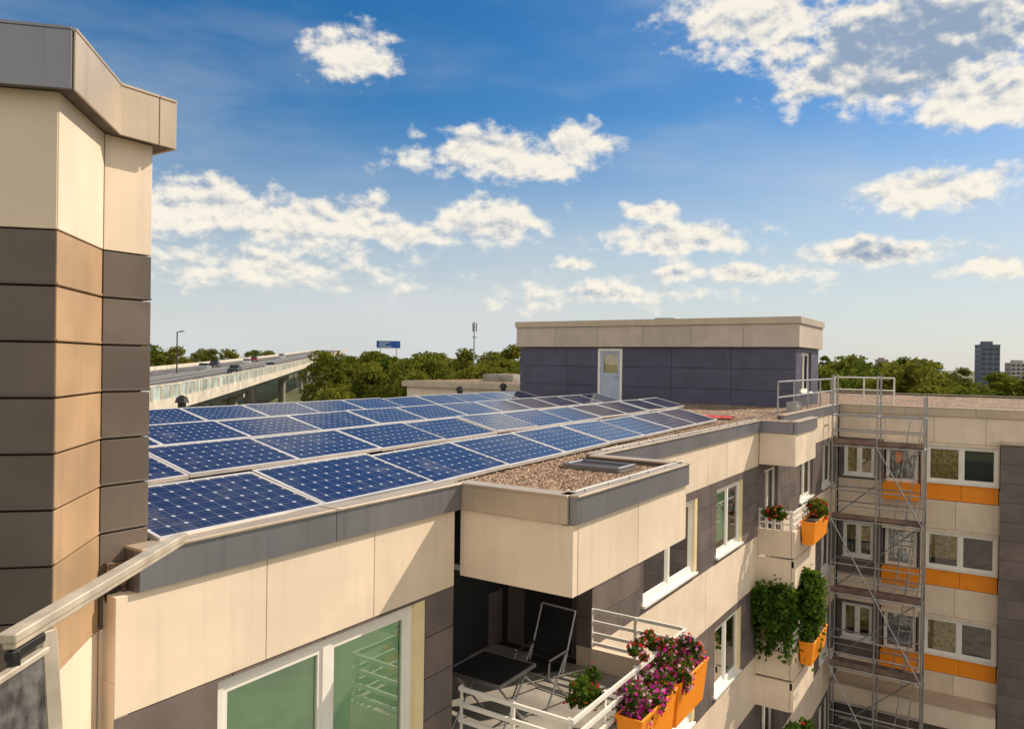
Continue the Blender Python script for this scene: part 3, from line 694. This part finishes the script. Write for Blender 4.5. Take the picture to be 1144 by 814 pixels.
for s0 in range(-60,600,3):
    z=zt(s0); v.beam(VP_(s0,16.5,z+.15),VP_(s0,16.5,z+1.32),.16,.22,PALE)
for s0 in (-40,10,58,118,185,255,330,410,500):
    z=zt(s0)
    for o in (19.7,27.7,35.7):
        v.cyl(VP_(s0,o,GZ),VP_(s0,o,z-2.2),.75,CONC,12)
    v.beam(VP_(s0,18,z-2.5),VP_(s0,37.4,z-2.5),1.6,.6,CONC)
v.build('viaduct_deck',MV)
def car(s0,o,col,van=False,rev=False):
    m=MB(); cm=mat('car_paint',col,.25,var=.02,coat=1); W_=.88
    H=1.45 if not van else 2.1
    body=[(-2.2,.35),(2.2,.35),(2.25,.7),(2.1,.85),(1.15,.95),(-1.9,1.0),(-2.2,.9)] if not van else [(-2.6,.35),(2.5,.35),(2.55,.9),(2.0,1.15),(1.5,1.2),(-2.6,1.2)]
    cab=[(1.1,.93),(.35,H),(-1.2,H),(-1.85,.98)] if not van else [(1.95,1.15),(1.3,H),(-2.5,H),(-2.6,1.18)]
    def ext(pr,w,w2,mt):
        b=len(m.v); n=len(pr)
        zmin=min(q[1] for q in pr); zmax=max(q[1] for q in pr)
        for sg in (-1,1):
            for x,z_ in pr:
                ww=w+(w2-w)*(z_-zmin)/(zmax-zmin); m.v.append((x,sg*ww,z_))
        m.f.append(tuple(b+i for i in range(n))); m.m.append(m.mi(mt)); m.f.append(tuple(b+n+i for i in range(n))); m.m.append(m.mi(mt))
        for i in range(n):
            j=(i+1)%n; m.f.append((b+i,b+j,b+n+j,b+n+i)); m.m.append(m.mi(mt))
    ext(body,W_,W_-.03,cm)
    ext(cab,W_-.05,W_-.22,BLACK)
    rx=[q[0] for q in cab]; m.box(rx[2]-.05,rx[1]+.05,-W_+.2,W_-.2,H-.005,H+.03,cm)
    if van: m.box(-2.55,.3,-W_+.03,W_-.03,1.18,H+.02,cm)
    for x in (-1.35,1.4):
        for sg in (-1,1): m.cyl((x,sg*(W_-.18),.32),(x,sg*(W_+.02),.32),.32,BLACK,14); m.cyl((x,sg*(W_+.0),.32),(x,sg*(W_+.03),.32),.17,STEEL,10)
    o_=m.build('van' if van else 'car',bev=.03)
    z=zt(s0); o_.location=VP_(s0,o,z+.01); o_.rotation_euler=(0,0,math.atan2(vd[1],vd[0])+(math.pi if rev else 0))
car(96,30.2,(.7,.7,.7)); car(112,33,(.05,.05,.06)); car(128,36,(.75,.75,.73),van=True); car(150,30,(.4,.42,.45)); car(176,33,(.03,.03,.04)); car(200,29.9,(.7,.7,.7)); car(235,33,(.3,.02,.02)); car(140,23,(.03,.04,.06),rev=True); car(165,20,(.6,.6,.6),rev=True); car(280,30,(.7,.7,.7),van=True); car(86,36,(.5,.5,.5))
def place(px,py,d):
    dx=px-572; dy=py-405; x=dx+.014*dy; y=dy-.014*dx
    w=world(x*d/FP,d); return w[0],w[1],-y*d/FP
x,y,zz=place(434,381,300); m=MB(); SIGN=mat('blue_sign',(.02,.12,.55),.5)
m.box(-4.6,4.6,-.08,.08,zz-2.7,zz,SIGN)
for q in ((-4.7,-4.6,zz-2.8,zz+.1),(4.6,4.7,zz-2.8,zz+.1),(-4.6,4.6,zz,zz+.1),(-4.6,4.6,zz-2.8,zz-2.7)): m.box(q[0],q[1],-.1,.1,q[2],q[3],PAINT)
for sx in (-3.2,3.2): m.cyl((sx,.3,GZ),(sx,.3,zz-.2),.16,STEEL,8)
for i,w_ in enumerate((2.6,1.6,3.0)): m.box(-3.6,-3.6+w_*1.6,-.1,-.081,zz-.8-.75*i,zz-.5-.75*i,PAINT)
o=m.build('motorway_sign'); o.location=(x,y,0); o.rotation_euler=(0,0,math.radians(38))
x,y,zz=place(530,359,150); m=MB(); m.cyl((0,0,GZ),(0,0,zz),.30,STEEL,10,.10)
for i in range(3):
    a_=i*2.094+.5; m.box(math.cos(a_)*.42-.10,math.cos(a_)*.42+.10,math.sin(a_)*.42-.10,math.sin(a_)*.42+.10,zz-2.0,zz-.3,CONC)
    m.cyl((0,0,zz-1.2),(math.cos(a_)*.42,math.sin(a_)*.42,zz-1.2),.05,STEEL,5)
m.cyl((0,0,zz-3.2),(0,0,zz-3.05),.5,STEEL,10)
o=m.build('radio_mast'); o.location=(x,y,0)
x,y,zz=place(198,371,120); m=MB(); m.cyl((0,0,GZ),(0,0,zz),.16,BARK,8,.09); m.cyl((0,0,zz),(1.2,0,zz+.1),.07,BARK,6); m.box(.9,1.7,-.15,.15,zz+.05,zz+.2,BARK)
o=m.build('street_lamp'); o.location=(x,y,0)
def tower(px,pyt,d,w,dep,name,c,stor=3.1):
    x,y,zz=place(px,pyt,d); m=MB(); wm=mat('facade_'+name,c,.7); gm=mat('glazing_'+name,(.05,.06,.08),.2)
    m.box(-w/2,w/2,-dep/2,dep/2,GZ,zz,wm); n=int((zz-GZ)/stor)
    for k in range(n):
        z0=GZ+k*stor+1; nb=max(3,int(w/3.4))
        for i in range(nb):
            u=-w/2+w*(i+.15)/nb; m.box(u,u+w*.7/nb,-dep/2-.05,-dep/2+.02,z0,z0+1.6,gm)
        nb=max(3,int(dep/3.4))
        for i in range(nb):
            u=-dep/2+dep*(i+.15)/nb; m.box(w/2-.02,w/2+.05,u,u+dep*.7/nb,z0,z0+1.6,gm); m.box(-w/2-.05,-w/2+.02,u,u+dep*.7/nb,z0,z0+1.6,gm)
    m.box(-w*.3,w*.2,-dep*.25,dep*.25,zz,zz+2.6,wm); m.box(-w/2-.2,w/2+.2,-dep/2-.2,dep/2+.2,zz,zz+.5,wm)
    o=m.build(name); o.location=(x,y,0); o.rotation_euler=(0,0,math.radians(20)); return o
tower(1103,386,480,11,10,'high_rise_building',(.14,.16,.22))
tower(1137,406,600,14,12,'office_building',(.45,.43,.42)); tower(1018,404,900,14,12,'office_building',(.5,.5,.52)); tower(985,402,900,12,12,'office_building',(.4,.3,.28))
nb=MB(); nb.box(-27,-18.6,31.2,46,GZ,-1.35,CREAM[0]); nb.box(-27.2,-18.4,31,46.2,-1.348,-1.05,COPE); nb.box(-26.9,-18.7,31.3,45.9,-1.049,-1.04,GRAVEL)
for k in range(4):
    for i in range(3): nb.box(-26+i*2.4,-24.6+i*2.4,31.15,31.22,-3.8-ST*k,-2.5-ST*k,BLACK)
nb.box(-24,-22,34,36,-1.04,-.65,CONC); nb.build('neighbouring_block')

# ---------------------------------------------------------------- ground
gm=bpy.data.materials.new('grass_ground'); t=nt(gm); o=N(t,'ShaderNodeOutputMaterial'); p_=N(t,'ShaderNodeBsdfPrincipled'); t.links.new(p_.outputs[0],o.inputs[0])
g=N(t,'ShaderNodeNewGeometry'); n1=N(t,'ShaderNodeTexNoise'); n1.inputs['Scale'].default_value=.02; n1.inputs['Detail'].default_value=8; t.links.new(g.outputs['Position'],n1.inputs['Vector'])
t.links.new(MIX(t,RAMP(t,n1.outputs[0],.35,.65),(.055,.08,.022,1),(.13,.13,.05,1)),p_.inputs['Base Color']); p_.inputs['Roughness'].default_value=.95
m=MB(); R_=6000; m.poly([(-R_,-R_,GZ-.02),(R_,-R_,GZ-.02),(R_,R_,GZ-.02),(-R_,R_,GZ-.02)],gm); m.build('ground')
m=MB(); PAV=mat('paving',(.34,.31,.27),.85,var=.15,scale=1.5)
m.poly([(-4.6,-20,GZ-.016),(20,-20,GZ-.016),(20,29.2,GZ-.016),(-4.6,29.2,GZ-.016)],PAV); m.build('courtyard_pavement')

# ---------------------------------------------------------------- sun, sky
SAZ,SEL=27.0,39.0
sd=Vector((math.sin(math.radians(SAZ))*math.cos(math.radians(SEL)),math.cos(math.radians(SAZ))*math.cos(math.radians(SEL)),math.sin(math.radians(SEL))))
L=bpy.data.lights.new('sun','SUN'); L.energy=5.0; L.angle=math.radians(.5); L.color=(1,.85,.65)
lo=bpy.data.objects.new('sun',L); S.collection.objects.link(lo); lo.rotation_euler=sd.to_track_quat('Z','Y').to_euler()
w=bpy.data.worlds.new('World'); S.world=w; w.use_nodes=True; t=w.node_tree; t.nodes.clear()
o=N(t,'ShaderNodeOutputWorld'); bg=N(t,'ShaderNodeBackground'); bg.inputs[1].default_value=.1; t.links.new(bg.outputs[0],o.inputs[0])
sk=N(t,'ShaderNodeTexSky',sky_type='NISHITA'); sk.sun_disc=False; sk.sun_elevation=math.radians(SEL); sk.sun_rotation=math.radians(SAZ); sk.air_density=1.0; sk.dust_density=.6; sk.ozone_density=2.0
tc=N(t,'ShaderNodeTexCoord'); sp=N(t,'ShaderNodeSeparateXYZ'); t.links.new(tc.outputs['Generated'],sp.inputs[0])
az=MT(t,'MULTIPLY',MT(t,'ARCTAN2',sp.outputs[0],sp.outputs[1]),57.2958); el=MT(t,'MULTIPLY',MT(t,'ARCSINE',sp.outputs[2]),57.2958)
cb=N(t,'ShaderNodeCombineXYZ'); t.links.new(az,cb.inputs[0]); t.links.new(el,cb.inputs[1]); pos=cb.outputs[0]
def VM(op,a,b=None):
    n=N(t,'ShaderNodeVectorMath',operation=op); setin(t,n.inputs[0],a)
    if b is not None: setin(t,n.inputs[1],b)
    return n.outputs['Value'] if op=='LENGTH' else n.outputs[0]
def noise(vec,scale,det=8,rough=.55):
    n=N(t,'ShaderNodeTexNoise'); n.inputs['Scale'].default_value=scale; n.inputs['Detail'].default_value=det; n.inputs['Roughness'].default_value=rough; t.links.new(vec,n.inputs['Vector']); return n
wn=noise(pos,.35,3)
warp=VM('ADD',pos,VM('MULTIPLY',VM('SUBTRACT',wn.outputs['Color'],(.5,.5,.5)),(3.2,1.8,0)))
# cumulus: (x, y, half width, half height, weight, greyness)
clouds=[(393,62,52,28,1,0),(555,175,115,26,1.05,.1),(650,158,46,20,1,0),
(225,232,95,32,1.0,.25),(345,248,125,32,1.0,.25),(450,262,75,15,.95,.1),(300,300,190,24,.58,.1),
(550,250,78,26,1,.15),(760,267,98,20,1.0,.2),(725,235,30,11,.85,0),(640,294,24,10,.85,0),
(850,20,110,40,1.0,.3),(1020,50,175,66,1.35,1.0),(1110,105,110,36,1.05,.2),(925,98,65,18,.8,0),
(1040,212,95,24,1,.3),(985,280,100,17,1.05,.75),(1115,300,56,14,.95,.4),(820,306,120,12,.8,.1),(690,330,160,16,.5,.1)]
acc=None; gacc=None
for (cx,cy_,rx,ry,wt,gy) in clouds:
    dx=cx-572; dy=cy_-405; X=dx+.014*dy; Y=dy-.014*dx
    A=math.degrees(math.atan(X/FP)); E=math.degrees(math.atan(-Y/math.hypot(FP,X))); ca=math.cos(math.radians(A))
    ra=rx/FP*57.3*ca*ca*1.2; re=ry/FP*57.3*ca*1.25
    A-=YAW
    dvec=VM('MULTIPLY',VM('SUBTRACT',warp,(A,E,0)),(1/ra,1/re,0))
    val=MT(t,'MULTIPLY',MT(t,'SUBTRACT',1,VM('LENGTH',dvec)),wt)
    acc=val if acc is None else MT(t,'MAXIMUM',acc,val)
    if gy>.6:
        gv=MT(t,'MULTIPLY',val,gy); gacc=gv if gacc is None else MT(t,'MAXIMUM',gacc,gv)
# unseen broken cloud field behind and beside the viewpoint, added to lift ambient light
rear_fill=MT(t,'MULTIPLY',MT(t,'SUBTRACT',1,RAMP(t,MT(t,'COSINE',MT(t,'MULTIPLY',MT(t,'ADD',az,YAW),1/57.2958)),.05,.6)),1.38)
acc=MT(t,'MAXIMUM',acc,MT(t,'SUBTRACT',rear_fill,.75))
nv=VM('MULTIPLY',pos,(.40,.60,0)); nz=noise(nv,1.0,9,.58)
nv2=VM('ADD',nv,(.08,.30,0)); nz2=noise(nv2,1.0,5,.55)
m_=MT(t,'MAXIMUM',acc,-.6)
dn=MT(t,'ADD',MT(t,'MULTIPLY',m_,1.3),MT(t,'MULTIPLY',MT(t,'SUBTRACT',nz.outputs[0],.5),2.6))
dens=RAMP(t,dn,.05,.75)
rel=MT(t,'MULTIPLY',MT(t,'SUBTRACT',nz2.outputs[0],nz.outputs[0]),4.0)
gsh=MT(t,'MULTIPLY',RAMP(t,MT(t,'ADD',gacc,MT(t,'MULTIPLY',MT(t,'SUBTRACT',nz2.outputs[0],.5),1.3)),.15,1.0),.85)
shade=MT(t,'ADD',MT(t,'ADD',MT(t,'MULTIPLY',RAMP(t,dn,.5,1.6),.26),rel),gsh)
sh=RAMP(t,shade,-.25,1.25)
ccol=MIX(t,sh,(9.9,9.2,7.9,1),(3.0,3.9,5.2,1))
mp=N(t,'ShaderNodeMapping'); mp.inputs['Rotation'].default_value=(0,0,math.radians(-18)); mp.inputs['Scale'].default_value=(.03,.11,1); t.links.new(pos,mp.inputs[0])
cz=noise(mp.outputs[0],1.0,5,.55)
veil=MT(t,'MULTIPLY',RAMP(t,cz.outputs[0],.42,.75),.32)
hz=RAMP(t,MT(t,'MULTIPLY',el,-1),-19,-1)
veil=MT(t,'ADD',veil,MT(t,'MULTIPLY',hz,.80),clamp=True)
hs=N(t,'ShaderNodeHueSaturation'); hs.inputs['Saturation'].default_value=1.48; hs.inputs['Value'].default_value=1.02; t.links.new(sk.outputs[0],hs.inputs['Color'])
base=MIX(t,veil,hs.outputs[0],(6.6,6.9,7.0,1))
fin=MIX(t,MT(t,'MULTIPLY',dens,.95),base,ccol)
t.links.new(fin,bg.inputs[0])
try:
    w.cycles.sampling_method='MANUAL'; w.cycles.sample_map_resolution=512
except Exception: pass

# ---------------------------------------------------------------- camera
cam=bpy.data.cameras.new('camera'); co=bpy.data.objects.new('camera',cam); S.collection.objects.link(co); S.camera=co
cam.sensor_width=36; cam.lens=36*FP/1144; cam.clip_start=.05; cam.clip_end=20000
co.rotation_mode='QUATERNION'
M=Matrix.Rotation(math.radians(YAW),4,'Z')@Matrix.Rotation(math.radians(90-.14),4,'X')@Matrix.Rotation(math.radians(ROLL),4,'Z')
co.rotation_quaternion=M.to_quaternion()
bpy.context.view_layer.update()
for ob in list(S.objects):
    if ob.parent is None: ob.location.z+=-GZ
